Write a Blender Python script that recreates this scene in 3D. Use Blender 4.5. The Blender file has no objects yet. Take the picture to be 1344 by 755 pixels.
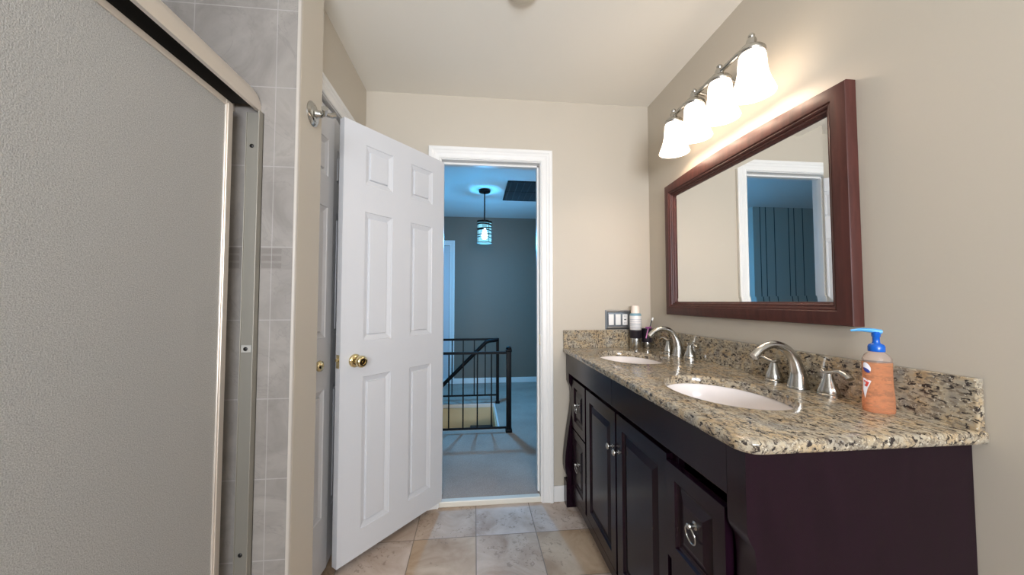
import bpy, bmesh, math, random
from math import sin, cos, pi, radians
from mathutils import Vector, Matrix

S = bpy.context.scene
COL = S.collection
random.seed(4)

# ------------------------------------------------------------------ camera, world, lights, exposure
EXPOSURE = 0.38
FPX = 472.0
cam_d = bpy.data.cameras.new('camera')
cam_d.sensor_width = 36.0
cam_d.lens = FPX / 1344.0 * 36.0
cam_d.clip_start = 0.02
cam = bpy.data.objects.new('camera', cam_d)
COL.objects.link(cam)
cam.location = (0, 0, 1.215)
YAW = math.atan(49 / FPX)
PITCH = math.atan(18.5 / math.hypot(FPX, 49))
cam.rotation_euler = (pi / 2 + PITCH, 0, -YAW)
S.camera = cam

S.view_settings.view_transform = 'Standard'
S.view_settings.look = 'None'
S.view_settings.gamma = 1.0
S.view_settings.use_curve_mapping = False
S.view_settings.exposure = EXPOSURE

W = bpy.data.worlds.new('world')
S.world = W
W.use_nodes = True
W.node_tree.nodes['Background'].inputs[0].default_value = (0.55, 0.68, 0.9, 1)
W.node_tree.nodes['Background'].inputs[1].default_value = 1.0


def light(name, kind, loc, energy, color, size=0.1, rot=(0, 0, 0), size_y=None, parent=None):
    d = bpy.data.lights.new(name, kind)
    d.energy = energy
    d.color = color
    if kind == 'AREA':
        d.size = size
        if size_y:
            d.shape = 'RECTANGLE'
            d.size_y = size_y
    else:
        d.shadow_soft_size = size
    o = bpy.data.objects.new(name, d)
    COL.objects.link(o)
    o.location = loc
    o.rotation_euler = rot
    if parent:
        o.parent = parent
    return o


# added unseen daylight fill, through an added window behind the camera
light('added_rear_fill', 'AREA', (0.15, -1.78, 1.45), 116, (0.87, 0.92, 1.0), 1.3, (pi / 2 + radians(28), 0, 0), 1.0)
LAMP_W, LAMP_C = 0.75, (1.0, 0.76, 0.58)
SHADE_E = 2.35
# added neutral fill for the hall, outside an invented side window
light('added_hall_fill', 'AREA', (1.82, 3.6, 1.6), 2.2, (1.0, 0.95, 0.9), 1.0, (0, pi / 2, 0), 1.1)
PEND_W, PEND_C = 72.0, (0.07, 0.47, 1.0)


# ------------------------------------------------------------------ materials
def lin(r, g, b):
    f = lambda c: (c / 255 / 12.92) if c / 255 <= 0.04045 else ((c / 255 + 0.055) / 1.055) ** 2.4
    return (f(r), f(g), f(b), 1)


def mat(name, col=(0.8, 0.8, 0.8, 1), rough=0.5, metal=0.0, **kw):
    m = bpy.data.materials.new(name)
    m.use_nodes = True
    b = m.node_tree.nodes['Principled BSDF']
    b.inputs['Base Color'].default_value = col
    b.inputs['Roughness'].default_value = rough
    b.inputs['Metallic'].default_value = metal
    for k, v in kw.items():
        b.inputs[k.replace('_', ' ')].default_value = v
    return m


class N:
    def __init__(s, m):
        s.m, s.t = m, m.node_tree
        s.b = s.t.nodes['Principled BSDF']

    def n(s, kind, **kw):
        x = s.t.nodes.new(kind)
        for k, v in kw.items():
            setattr(x, k, v)
        return x

    def l(s, a, b):
        s.t.links.new(a, b)

    def coord(s, scale=(1, 1, 1), rot=(0, 0, 0)):
        c = s.n('ShaderNodeTexCoord')
        mp = s.n('ShaderNodeMapping')
        mp.inputs['Scale'].default_value = scale
        mp.inputs['Rotation'].default_value = rot
        s.l(c.outputs['Object'], mp.inputs['Vector'])
        return mp.outputs['Vector']

    def noise(s, vec, scale, detail=4, rough=0.5, dist=0.0):
        x = s.n('ShaderNodeTexNoise')
        x.inputs['Scale'].default_value = scale
        x.inputs['Detail'].default_value = detail
        x.inputs['Roughness'].default_value = rough
        x.inputs['Distortion'].default_value = dist
        s.l(vec, x.inputs['Vector'])
        return x.outputs['Fac']

    def ramp(s, fac, stops, interp='LINEAR'):
        x = s.n('ShaderNodeValToRGB')
        x.color_ramp.interpolation = interp
        e = x.color_ramp.elements
        while len(e) < len(stops):
            e.new(0.5)
        for i, (p, c) in enumerate(stops):
            e[i].position = p
            e[i].color = c
        s.l(fac, x.inputs['Fac'])
        return x.outputs['Color']

    def math(s, op, a, b=None, c=None):
        x = s.n('ShaderNodeMath', operation=op)
        for i, v in enumerate((a, b, c)):
            if v is None:
                continue
            if isinstance(v, (int, float)):
                x.inputs[i].default_value = v
            else:
                s.l(v, x.inputs[i])
        return x.outputs[0]

    def mix(s, fac, a, b, mode='MIX'):
        x = s.n('ShaderNodeMix', data_type='RGBA', blend_type=mode)
        if isinstance(fac, (int, float)):
            x.inputs[0].default_value = fac
        else:
            s.l(fac, x.inputs[0])
        for i, v in ((6, a), (7, b)):
            if isinstance(v, tuple):
                x.inputs[i].default_value = v
            else:
                s.l(v, x.inputs[i])
        return x.outputs[2]

    def base(s, c):
        s.l(c, s.b.inputs['Base Color'])

    def bump(s, h, strength=0.2, dist=0.005):
        x = s.n('ShaderNodeBump')
        x.inputs['Strength'].default_value = strength
        x.inputs['Distance'].default_value = dist
        s.l(h, x.inputs['Height'])
        s.l(x.outputs['Normal'], s.b.inputs['Normal'])


def paint(name, col, rough=0.6, bump=0.06):
    m = mat(name, col, rough)
    k = N(m)
    v = k.coord()
    f = k.noise(v, 2.0, 3)
    d = tuple(c * 0.96 for c in col[:3]) + (1,)
    k.base(k.mix(f, d, col))
    k.bump(k.noise(v, 180, 2), bump, 0.002)
    return m


M = {}
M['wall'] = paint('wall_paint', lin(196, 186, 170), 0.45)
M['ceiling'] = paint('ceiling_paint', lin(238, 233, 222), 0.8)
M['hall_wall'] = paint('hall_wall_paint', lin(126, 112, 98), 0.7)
M['hall_ceiling'] = paint('hall_ceiling_paint', lin(232, 230, 226), 0.8)
M['stairwell'] = paint('stairwell_paint', lin(222, 205, 165), 0.8)
M['trim'] = paint('white_trim_paint', lin(236, 234, 230), 0.35, 0.02)
M['door'] = paint('white_door_paint', lin(208, 208, 210), 0.35, 0.03)
M['threshold'] = mat('cream_stone_threshold', lin(228, 222, 208), 0.35)
M['nickel'] = mat('brushed_nickel', lin(184, 182, 176), 0.24, 1.0)
M['alum'] = mat('satin_aluminium', lin(222, 212, 200), 0.42, 0.75)
M['jamb'] = mat('grey_aluminium', lin(150, 145, 134), 0.5, 0.5)
M['bumper'] = mat('clear_grey_bumper', lin(172, 168, 160), 0.3)
M['pewter'] = mat('pewter_plate', lin(118, 122, 126), 0.36, 0.8)
M['brass'] = mat('polished_brass', lin(224, 206, 160), 0.14, 1.0)
M['porcelain'] = mat('white_porcelain', lin(236, 228, 224), 0.18)
M['iron'] = mat('black_wrought_iron', (0.004, 0.004, 0.005, 1), 0.5, 0, Specular_IOR_Level=0.2)
M['screw'] = mat('dark_screw_and_shade', (0.02, 0.018, 0.016, 1), 0.4, 0.6)  # also colours the painted shade in the shower header
M['white_plastic'] = mat('white_plastic', lin(240, 238, 234), 0.3)
M['blue_plastic'] = mat('blue_plastic', lin(10, 92, 190), 0.25)
M['blue_light'] = mat('light_blue_plastic', lin(95, 175, 235), 0.25)
M['steel'] = mat('stainless_steel', lin(190, 190, 186), 0.25, 1.0)
M['dark_plastic'] = mat('black_plastic', lin(38, 34, 42), 0.35)
M['purple'] = mat('purple_plastic', lin(150, 70, 140), 0.3)
M['pink'] = mat('pink_plastic', lin(225, 140, 200), 0.3)
M['can_white'] = mat('can_white', lin(238, 234, 230), 0.3)
M['can_text'] = mat('can_grey_print', lin(165, 170, 182), 0.4)
M['can_blue'] = mat('can_teal', lin(120, 160, 176), 0.3)
M['cream_cap'] = mat('cream_cap', lin(244, 228, 214), 0.35)
M['label_white'] = mat('label_white', lin(236, 234, 240), 0.4)
M['label_blue'] = mat('label_blue', lin(40, 60, 140), 0.4)
M['label_red'] = mat('label_red', lin(205, 70, 60), 0.4)
M['bulb'] = mat('bulb_glow', (1, 1, 1, 1), 0.3)
M['bulb'].node_tree.nodes['Principled BSDF'].inputs['Emission Color'].default_value = (0.65, 0.92, 1, 1)
M['bulb'].node_tree.nodes['Principled BSDF'].inputs['Emission Strength'].default_value = 30
m = bpy.data.materials.new('lit_lamp_glass')
m.use_nodes = True
nt = m.node_tree
for n_ in list(nt.nodes):
    nt.nodes.remove(n_)
o_ = nt.nodes.new('ShaderNodeOutputMaterial'); tr_ = nt.nodes.new('ShaderNodeBsdfTransparent'); em_ = nt.nodes.new('ShaderNodeEmission'); mx_ = nt.nodes.new('ShaderNodeMixShader')
em_.inputs[0].default_value = (0.30, 0.78, 1, 1); em_.inputs[1].default_value = 1.1; mx_.inputs[0].default_value = 0.45
nt.links.new(tr_.outputs[0], mx_.inputs[1]); nt.links.new(em_.outputs[0], mx_.inputs[2]); nt.links.new(mx_.outputs[0], o_.inputs[0])
M['clear_glass'] = m
M['can_light'] = mat('ceiling_lens', lin(222, 216, 200), 0.4)
M['vent_dark'] = mat('dark_vent_mesh', (0.012, 0.014, 0.016, 1), 0.7)
M['vent_frame'] = mat('grey_vent_frame', lin(74, 82, 86), 0.6)
M['pane'] = mat('window_pane', (1, 1, 1, 1), 0.0, 0, Transmission_Weight=1.0, IOR=1.05)

# opal glass lamp shade (gives off light)
m = mat('opal_shade_glass', (0.95, 0.93, 0.9, 1), 0.2)
m.node_tree.nodes['Principled BSDF'].inputs['Emission Color'].default_value = (1, 0.83, 0.67, 1)
m.node_tree.nodes['Principled BSDF'].inputs['Emission Strength'].default_value = SHADE_E
M['shade'] = m


def wood(name, dark, light_, rough, coat=0.3):
    m = mat(name, dark, rough, Coat_Weight=coat, Coat_Roughness=0.12)
    k = N(m)
    v = k.coord((14, 14, 1.6))
    f = k.noise(v, 3.0, 6, 0.6, 0.6)
    k.base(k.ramp(f, [(0.3, dark), (0.75, light_)]))
    k.bump(f, 0.05, 0.002)
    return m


M['espresso'] = wood('espresso_wood', (0.008, 0.0021, 0.0056, 1), (0.014, 0.0038, 0.0095, 1), 0.24, 0.0)
M['espresso'].node_tree.nodes['Principled BSDF'].inputs['Specular IOR Level'].default_value = 0.24
M['espresso_in'] = mat('cabinet_inside', (0.004, 0.003, 0.004, 1), 0.8)
M['frame_wood'] = wood('mahogany_frame_wood', (0.050, 0.016, 0.012, 1), (0.095, 0.029, 0.022, 1), 0.42, 0.0)
M['frame_wood'].node_tree.nodes['Principled BSDF'].inputs['Specular IOR Level'].default_value = 0.3

# mirror
M['mirror'] = mat('mirror_silver', (0.93, 0.95, 0.95, 1), 0.0, 1.0)

# granite
m = mat('speckled_granite', rough=0.12)
k = N(m)
v = k.coord((1, 1, 1))
vs = k.coord((1.0, 0.5, 1.0), (0, 0, 0.35))
big = k.noise(v, 20, 4, 0.6)
c0 = k.ramp(big, [(0.32, lin(134, 129, 120)), (0.47, lin(172, 161, 140)), (0.60, lin(178, 156, 122)), (0.75, lin(148, 127, 100))])
mid = k.noise(vs, 100, 5, 0.65, 0.4)
c1 = k.mix(k.ramp(mid, [(0.49, (0, 0, 0, 1)), (0.57, (1, 1, 1, 1))]), c0, lin(128, 116, 100))
fl = k.noise(vs, 105, 4, 0.62, 0.6)
c2 = k.mix(k.ramp(fl, [(0.545, (0, 0, 0, 1)), (0.60, (1, 1, 1, 1))]), c1, lin(54, 47, 44))
fw = k.noise(v, 170, 3, 0.5)
c3 = k.mix(k.ramp(fw, [(0.62, (0, 0, 0, 1)), (0.70, (1, 1, 1, 1))]), c2, lin(206, 197, 178))
k.base(c3)
M['granite'] = m


def axis(k, which):
    c = k.n('ShaderNodeTexCoord')
    s_ = k.n('ShaderNodeSeparateXYZ')
    k.l(c.outputs['Object'], s_.inputs[0])
    return s_.outputs[which]


def grid_line(k, val, origin, period, half):
    """1 on the grout line"""
    a = k.math('SUBTRACT', val, origin)
    a = k.math('DIVIDE', a, period)
    fr = k.math('FRACT', a)
    d = k.math('ABSOLUTE', k.math('SUBTRACT', fr, 0.5))
    return k.math('GREATER_THAN', d, 0.5 - half / period), k.math('FLOOR', a)


# travertine floor tiles
m = mat('travertine_tiles', rough=0.55, Specular_IOR_Level=0.3)
k = N(m)
gx, ix = grid_line(k, axis(k, 'X'), 0.012, 0.315, 0.0022)
gy, iy = grid_line(k, axis(k, 'Y'), 1.92, 0.315, 0.0022)
g = k.math('MAXIMUM', gx, gy)
cell = k.n('ShaderNodeCombineXYZ')
k.l(ix, cell.inputs[0])
k.l(iy, cell.inputs[1])
wn = k.n('ShaderNodeTexWhiteNoise', noise_dimensions='3D')
k.l(cell.outputs[0], wn.inputs['Vector'])
tc = k.n('ShaderNodeTexCoord')
off = k.n('ShaderNodeVectorMath', operation='MULTIPLY_ADD')
k.l(wn.outputs['Color'], off.inputs[0])
off.inputs[1].default_value = (9, 9, 9)
k.l(tc.outputs['Object'], off.inputs[2])
cl = k.noise(off.outputs[0], 5.0, 6, 0.6, 0.7)
c = k.ramp(cl, [(0.3, lin(178, 158, 140)), (0.5, lin(206, 192, 180)), (0.7, lin(226, 216, 208))])
tone = k.ramp(wn.outputs['Value'], [(0.0, lin(228, 210, 184)), (0.5, lin(240, 236, 234)), (1.0, lin(252, 250, 250))])
c = k.mix(1.0, c, tone, 'MULTIPLY')
pit = k.noise(off.outputs[0], 46, 3, 0.6, 0.8)
reg = k.noise(off.outputs[0], 4.5, 2)
pits = k.math('MULTIPLY', k.math('GREATER_THAN', pit, 0.60), k.math('GREATER_THAN', reg, 0.52))
c = k.mix(k.math('MULTIPLY', pits, 0.4), c, lin(118, 98, 80))
c = k.mix(g, c, lin(132, 118, 104))
k.base(c)
k.bump(k.math('MULTIPLY', g, -1), 0.3, 0.002)
M['floor'] = m

# shower wall tiles
m = mat('grey_marble_wall_tile', rough=0.25)
k = N(m)
z = axis(k, 'Z')
gz, iz = grid_line(k, z, 0.162, 0.2485, 0.0016)
low = k.math('LESS_THAN', z, 1.25)
gz2, iz2 = grid_line(k, z, 1.39, 0.262, 0.0016)
hi = k.math('GREATER_THAN', z, 1.385)
gzz = k.math('ADD', k.math('MULTIPLY', gz, low), k.math('MULTIPLY', gz2, hi))
gx, ix = grid_line(k, axis(k, 'X'), -0.6485, 0.252, 0.0013)
gy, iy = grid_line(k, axis(k, 'Y'), 0.1, 0.252, 0.0013)
geo = k.n('ShaderNodeNewGeometry')
sn = k.n('ShaderNodeSeparateXYZ')
k.l(geo.outputs['Normal'], sn.inputs[0])
facey = k.math('GREATER_THAN', k.math('ABSOLUTE', sn.outputs[1]), 0.7)
gv = k.math('ADD', k.math('MULTIPLY', gx, facey), k.math('MULTIPLY', gy, k.math('SUBTRACT', 1, facey)))
g = k.math('MINIMUM', 1, k.math('MAXIMUM', gzz, gv))
v = k.coord()
f = k.noise(v, 4.2, 7, 0.62, 1.4)
c = k.ramp(f, [(0.25, lin(124, 118, 112)), (0.48, lin(140, 134, 128)), (0.62, lin(148, 142, 135)), (0.75, lin(131, 125, 119))])
vein = k.math('ABSOLUTE', k.math('SUBTRACT', k.noise(v, 3.1, 5, 0.6, 2.0), 0.5))
c = k.mix(k.ramp(vein, [(0.0, (0.3, 0.3, 0.3, 1)), (0.012, (0, 0, 0, 1))]), c, lin(118, 112, 108))
band = k.math('MULTIPLY', k.math('GREATER_THAN', z, 1.318), k.math('LESS_THAN', z, 1.388))
bx, _ = grid_line(k, axis(k, 'X'), -0.6485, 0.126, 0.030)
bz, _ = grid_line(k, z, 1.318, 0.0235, 0.0035)
pat = k.math('MULTIPLY', bx, k.math('SUBTRACT', 1, bz))
c = k.mix(k.math('MULTIPLY', band, k.math('ADD', 0.2, k.math('MULTIPLY', pat, 0.3))), c, lin(100, 92, 86))
c = k.mix(k.math('MULTIPLY', g, 0.24), c, lin(200, 196, 192))
k.base(c)
M['tile'] = m
M['bullnose'] = mat('pale_tile_edge', lin(178, 170, 160), 0.4)

# obscure shower glass
m = mat('obscure_shower_glass', lin(186, 184, 180), 0.42, 0, Transmission_Weight=0.45, IOR=1.45)
k = N(m)
v = k.coord()
f1 = k.noise(v, 430, 2, 0.5)
f2 = k.noise(v, 150, 3, 0.5)
h = k.math('ADD', f1, k.math('MULTIPLY', f2, 0.6))
k.bump(h, 0.5, 0.0025)
k.base(k.ramp(f1, [(0.3, lin(170, 167, 162)), (0.7, lin(222, 219, 213))]))
M['frost'] = m

# carpet
m = mat('hall_carpet', rough=0.95)
k = N(m)
v = k.coord()
f = k.noise(v, 320, 2)
g = k.noise(v, 2.2, 3)
c = k.ramp(f, [(0.3, lin(158, 134, 118)), (0.7, lin(206, 182, 166))])
k.base(k.mix(0.35, c, k.ramp(g, [(0.35, lin(120, 116, 110)), (0.65, lin(178, 172, 165))])))
k.bump(f, 0.5, 0.004)
M['carpet'] = m
M['stair_carpet'] = mat('dark_stair_carpet', lin(70, 58, 50), 0.95)

# panelled boards in the hall
m = mat('grooved_board', lin(200, 200, 192), 0.6)
k = N(m)
x = axis(k, 'X')
g1, _ = grid_line(k, x, -1.52, 0.205, 0.006)
g2, _ = grid_line(k, x, -1.60, 0.41, 0.006)
k.base(k.mix(k.math('MAXIMUM', g1, g2), lin(200, 200, 192), lin(70, 74, 72)))
M['boards'] = m

# liquid soap
m = mat('orange_soap', lin(250, 182, 140), 0.06, 0, Transmission_Weight=0.72, IOR=1.12)
M['soap'] = m
M['soap_clear'] = mat('clear_bottle_plastic', lin(245, 225, 212), 0.08, 0, Transmission_Weight=0.8, IOR=1.15)


# ------------------------------------------------------------------ mesh helpers
def BM():
    return bmesh.new()


def merge(dst, src, mtx=None):
    if mtx is not None:
        bmesh.ops.transform(src, matrix=mtx, verts=src.verts)
    me = bpy.data.meshes.new('tmp')
    src.to_mesh(me)
    src.free()
    dst.from_mesh(me)
    bpy.data.meshes.remove(me)


def box(bm, x0, x1, y0, y1, z0, z1, bev=0.0, seg=2, mtx=None):
    t = BM()
    bmesh.ops.create_cube(t, size=1)
    for v in t.verts:
        v.co = Vector(((x0 + x1) / 2 + v.co.x * (x1 - x0), (y0 + y1) / 2 + v.co.y * (y1 - y0), (z0 + z1) / 2 + v.co.z * (z1 - z0)))
    if bev > 0:
        bmesh.ops.bevel(t, geom=t.edges[:], offset=bev, segments=seg, affect='EDGES', profile=0.5)
    merge(bm, t, mtx)
    return bm


def lathe(bm, prof, seg=32, mtx=None, cap=True):
    t = BM()
    rings = []
    for r, z_ in prof:
        rings.append([t.verts.new((r * cos(2 * pi * i / seg), r * sin(2 * pi * i / seg), z_)) for i in range(seg)])
    for a, b in zip(rings, rings[1:]):
        for i in range(seg):
            j = (i + 1) % seg
            t.faces.new((a[i], a[j], b[j], b[i]))
    if cap:
        t.faces.new(list(reversed(rings[0])))
        t.faces.new(rings[-1])
    merge(bm, t, mtx)
    return bm


def tube(bm, pts, radii, seg=14, flat=None, cap=True):
    """sweep a circle along pts; flat=(side factor, up factor) squashes the section"""
    pts = [Vector(p) for p in pts]
    if isinstance(radii, (int, float)):
        radii = [radii] * len(pts)
    t = BM()
    rings = []
    prev = None
    for i, p in enumerate(pts):
        d = (pts[min(i + 1, len(pts) - 1)] - pts[max(i - 1, 0)]).normalized()
        if prev is None:
            up = Vector((0, 0, 1)) if abs(d.z) < 0.9 else Vector((1, 0, 0))
        else:
            up = prev
        side = d.cross(up).normalized()
        up = side.cross(d).normalized()
        prev = up
        fs, fu = flat if flat else (1, 1)
        rings.append([t.verts.new(p + radii[i] * (side * cos(2 * pi * k_ / seg) * fs + up * sin(2 * pi * k_ / seg) * fu)) for k_ in range(seg)])
    for a, b in zip(rings, rings[1:]):
        for i in range(seg):
            j = (i + 1) % seg
            t.faces.new((a[i], a[j], b[j], b[i]))
    if cap:
        t.faces.new(list(reversed(rings[0])))
        t.faces.new(rings[-1])
    bmesh.ops.recalc_face_normals(t, faces=t.faces[:])
    merge(bm, t)
    return bm


def torus(bm, R, r, mtx=None, seg=28, rs=10):
    t = BM()
    rings = []
    for i in range(seg):
        a = 2 * pi * i / seg
        rings.append([t.verts.new(((R + r * cos(2 * pi * j / rs)) * cos(a), (R + r * cos(2 * pi * j / rs)) * sin(a), r * sin(2 * pi * j / rs))) for j in range(rs)])
    for i in range(seg):
        for j in range(rs):
            t.faces.new((rings[i][j], rings[(i + 1) % seg][j], rings[(i + 1) % seg][(j + 1) % rs], rings[i][(j + 1) % rs]))
    merge(bm, t, mtx)
    return bm


def spline(pts, n=10):
    """Catmull-Rom through pts"""
    P = [Vector(p) for p in pts]
    P = [P[0] * 2 - P[1]] + P + [P[-1] * 2 - P[-2]]
    out = []
    for i in range(1, len(P) - 2):
        for s_ in range(n):
            u = s_ / n
            a, b, c, d = P[i - 1:i + 3]
            out.append(0.5 * ((2 * b) + (c - a) * u + (2 * a - 5 * b + 4 * c - d) * u * u + (3 * b - a - 3 * c + d) * u ** 3))
    out.append(P[-2])
    return out


def lerps(vals, n):
    out = []
    for a, b in zip(vals, vals[1:]):
        out += [a + (b - a) * i / n for i in range(n)]
    return out + [vals[-1]]


def obj(name, bm, m, parent=None, smooth=None, label=None):
    me = bpy.data.meshes.new(name)
    bmesh.ops.recalc_face_normals(bm, faces=bm.faces[:])
    bm.to_mesh(me)
    bm.free()
    if smooth:
        me.shade_smooth()
        try:
            me.set_sharp_from_angle(angle=radians(smooth))
        except Exception:
            pass
    me.materials.append(m)
    o = bpy.data.objects.new(name, me)
    COL.objects.link(o)
    if parent is not None:
        o.parent = parent
        o.matrix_parent_inverse = parent_inv(parent)
    if label:
        o['label'] = label
    return o


def parent_inv(p):
    mtx = Matrix.Identity(4)
    q = p
    while q is not None:
        mtx = (Matrix.Translation(q.location) @ q.rotation_euler.to_matrix().to_4x4()) @ mtx if False else mtx
        q = q.parent
    # every parent sits unrotated at a world location; children are modelled in world space
    return Matrix.Translation(-Vector(p.get('_world', (0, 0, 0))))


def tag(o, label, cat, group=None, kind=None):
    if label:
        o['label'] = label
    if cat:
        o['category'] = cat
    if group:
        o['group'] = group
    if kind:
        o['kind'] = kind
    return o


def thing(name, label, cat, loc=(0, 0, 0), group=None, kind=None):
    o = bpy.data.objects.new(name, None)
    o.empty_display_size = 0.05
    COL.objects.link(o)
    o.location = loc
    o['_world'] = list(loc)
    return tag(o, label, cat, group, kind)


def struct(name, bm, m, parent=None, smooth=None, label=None):
    o = obj(name, bm, m, parent, smooth)
    if parent is None:
        o['kind'] = 'structure'
        if label:
            o['label'] = label
    return o


def part(name, bm, m, parent, smooth=None, label=None):
    """child of an Empty (or of a mesh part modelled in world space)"""
    return obj(name, bm, m, parent, smooth, label)


def panel_slab(bm, w, h, t, panels, mtx, depth=0.008, step=0.012, rise=0.028, back=True, field=0.002, sloped=False):
    """door slab with raised panels; local x width, z height, front at y=0, back at y=t"""
    tm = BM()
    us = sorted({0, w} | {p[0] for p in panels} | {p[1] for p in panels})
    vs_ = sorted({0, h} | {p[2] for p in panels} | {p[3] for p in panels})

    def q(pts):
        tm.faces.new([tm.verts.new(p) for p in pts])
    for side in ((0, 1), (t, -1)) if back else ((0, 1),):
        y0, sg = side
        for a, b in zip(us, us[1:]):
            for c, d in zip(vs_, vs_[1:]):
                if any(p[0] <= a + 1e-6 and b <= p[1] + 1e-6 and p[2] <= c + 1e-6 and d <= p[3] + 1e-6 for p in panels):
                    continue
                q([(a, y0, c), (b, y0, c), (b, y0, d), (a, y0, d)])
        for (a, b, c, d) in panels:
            rings = [(0, 0), (step * 0.45, depth * 0.75), (step, depth), (step + 0.006, depth), (step + 0.006 + rise, field)]
            if sloped:   # moulding slopes in, field stands up sharply
                rings = [(0, 0), (0.003, 0.004), (0.006, 0.0045), (0.027, depth), (0.0295, field + 0.001), (0.031, field)]
            R = [[(a + o_, y0 + sg * dp, c + o_), (b - o_, y0 + sg * dp, c + o_), (b - o_, y0 + sg * dp, d - o_), (a + o_, y0 + sg * dp, d - o_)] for o_, dp in rings]
            for r0, r1 in zip(R, R[1:]):
                for i in range(4):
                    j = (i + 1) % 4
                    q([r0[i], r0[j], r1[j], r1[i]])
            q(R[-1])
    if not back:
        q([(0, t, 0), (w, t, 0), (w, t, h), (0, t, h)])
    for a, b in (((0, 0), (w, 0)), ((w, 0), (w, h)), ((w, h), (0, h)), ((0, h), (0, 0))):
        q([(a[0], 0, a[1]), (b[0], 0, b[1]), (b[0], t, b[1]), (a[0], t, a[1])])
    bmesh.ops.remove_doubles(tm, verts=tm.verts[:], dist=1e-5)
    bmesh.ops.recalc_face_normals(tm, faces=tm.faces[:])
    merge(bm, tm, mtx)
    return bm


def casing(bm, u0, u1, ztop, prof, fn, z0=0.0):
    """sweep a casing profile (offset from opening, height off wall) up, over and down; fn maps (u,z,h) to world"""
    t = BM()
    st = []
    for d, h in prof:
        st.append([(u0 - d, z0, h), (u0 - d, ztop + d, h), (u1 + d, ztop + d, h), (u1 + d, z0, h)])
    V = [[t.verts.new(fn(*p)) for p in row] for row in st]
    for r0, r1 in zip(V, V[1:]):
        for i in range(3):
            t.faces.new((r0[i], r0[i + 1], r1[i + 1], r1[i]))
    for i in (0, 3):
        t.faces.new([r[i] for r in V])
    bmesh.ops.recalc_face_normals(t, faces=t.faces[:])
    merge(bm, t)
    return bm


CAS = [(0.004, 0), (0.004, 0.010), (0.010, 0.013), (0.016, 0.010), (0.034, 0.012), (0.042, 0.016), (0.050, 0.016), (0.058, 0.021), (0.072, 0.021), (0.076, 0.018), (0.076, 0)]

# ------------------------------------------------------------------ room
XR, YB, ZC = 1.12, 2.2, 2.485
XS, YN = -1.55, -1.5           # outer left and rear of the bathroom
XC = -0.654                    # closet wall face
YW, YW2, XW = 1.23, 1.40, -0.576   # wing wall at the end of the shower
HZ = 0.03                      # hall floor
HX0, HX1, HY1, HC = -2.7, 1.6, 5.3, 2.46

bm = BM(); box(bm, XS - 0.1, XR + 0.1, YN - 0.1, YB + 0.02, -0.1, 0)
struct('floor', bm, M['floor'], label='beige travertine tile floor of the bathroom')
bm = BM(); box(bm, XS - 0.1, XR + 0.1, YN - 0.1, YB, ZC, ZC + 0.1)
struct('ceiling', bm, M['ceiling'], label='cream bathroom ceiling')
bm = BM(); box(bm, XR, XR + 0.1, YN - 0.1, YB, 0, ZC)
struct('wall_right', bm, M['wall'], label='cream wall behind vanity and mirror')
# back wall with the doorway
DX0, DX1, DZ = -0.205, 0.405, 2.085
bm = BM()
box(bm, HX0, DX0 - 0.015, YB, YB + 0.115, 0, 2.6)
box(bm, DX1 + 0.015, HX1, YB, YB + 0.115, 0, 2.6)
box(bm, DX0 - 0.015, DX1 + 0.015, YB, YB + 0.115, DZ + 0.015, 2.6)
struct('wall_back', bm, M['wall'], label='cream wall around the open doorway')
# left walls
bm = BM(); box(bm, XS - 0.1, XS, YN - 0.1, YB, 0, ZC)
struct('wall_left', bm, M['wall'])
CY0, CY1, CZ = 1.44, 2.04, 2.105
bm = BM()
box(bm, XC - 0.1, XC, YW2, CY0 - 0.012, 0, ZC)
box(bm, XC - 0.1, XC, CY1 + 0.012, YB, 0, ZC)
box(bm, XC - 0.1, XC, CY0 - 0.012, CY1 + 0.012, CZ + 0.012, ZC)
struct('wall_closet', bm, M['wall'], label='cream wall around the closet door')
bm = BM(); box(bm, XS, XW, YW, YW2, 0, ZC, 0.004)
struct('wall_shower', bm, M['wall'], label='cream end of the wall between shower and closet')
bm = BM(); box(bm, XS + 0.008, XW - 0.008, YW - 0.008, YW + 0.002, 0, ZC)
t1 = struct('wall_tile', bm, M['tile'], label='grey marble tiled shower wall')
bm = BM(); tube(bm, [(XW - 0.0075, YW - 0.001, 0), (XW - 0.0075, YW - 0.001, ZC)], 0.0075, 12)
struct('trim_bullnose', bm, M['bullnose'], smooth=40)
bm = BM(); box(bm, XS, XS + 0.01, -0.4, YW - 0.008, 0, ZC)
struct('wall_tile_side', bm, M['tile'])
bm = BM(); box(bm, XS, -0.62, -0.5, -0.4, 0, ZC)
struct('wall_tile_near', bm, M['tile'])
# unseen rear wall; its window is added to let the fill in
WX0, WX1, WZ0, WZ1 = -0.55, 0.85, 1.10, 2.25
bm = BM()
box(bm, XS, WX0, YN - 0.1, YN, 0, ZC)
box(bm, WX1, XR, YN - 0.1, YN, 0, ZC)
box(bm, WX0, WX1, YN - 0.1, YN, 0, WZ0)
box(bm, WX0, WX1, YN - 0.1, YN, WZ1, ZC)
struct('wall_rear', bm, M['wall'])
bm = BM()
for a in ((WX0, WX0 + 0.05, WZ0, WZ1), (WX1 - 0.05, WX1, WZ0, WZ1), (WX0, WX1, WZ0, WZ0 + 0.05), (WX0, WX1, WZ1 - 0.05, WZ1), (WX0, WX1, 1.66, 1.70)):
    box(bm, a[0], a[1], YN - 0.08, YN - 0.02, a[2], a[3], 0.004)
struct('added_window_1', bm, M['trim'])

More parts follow.
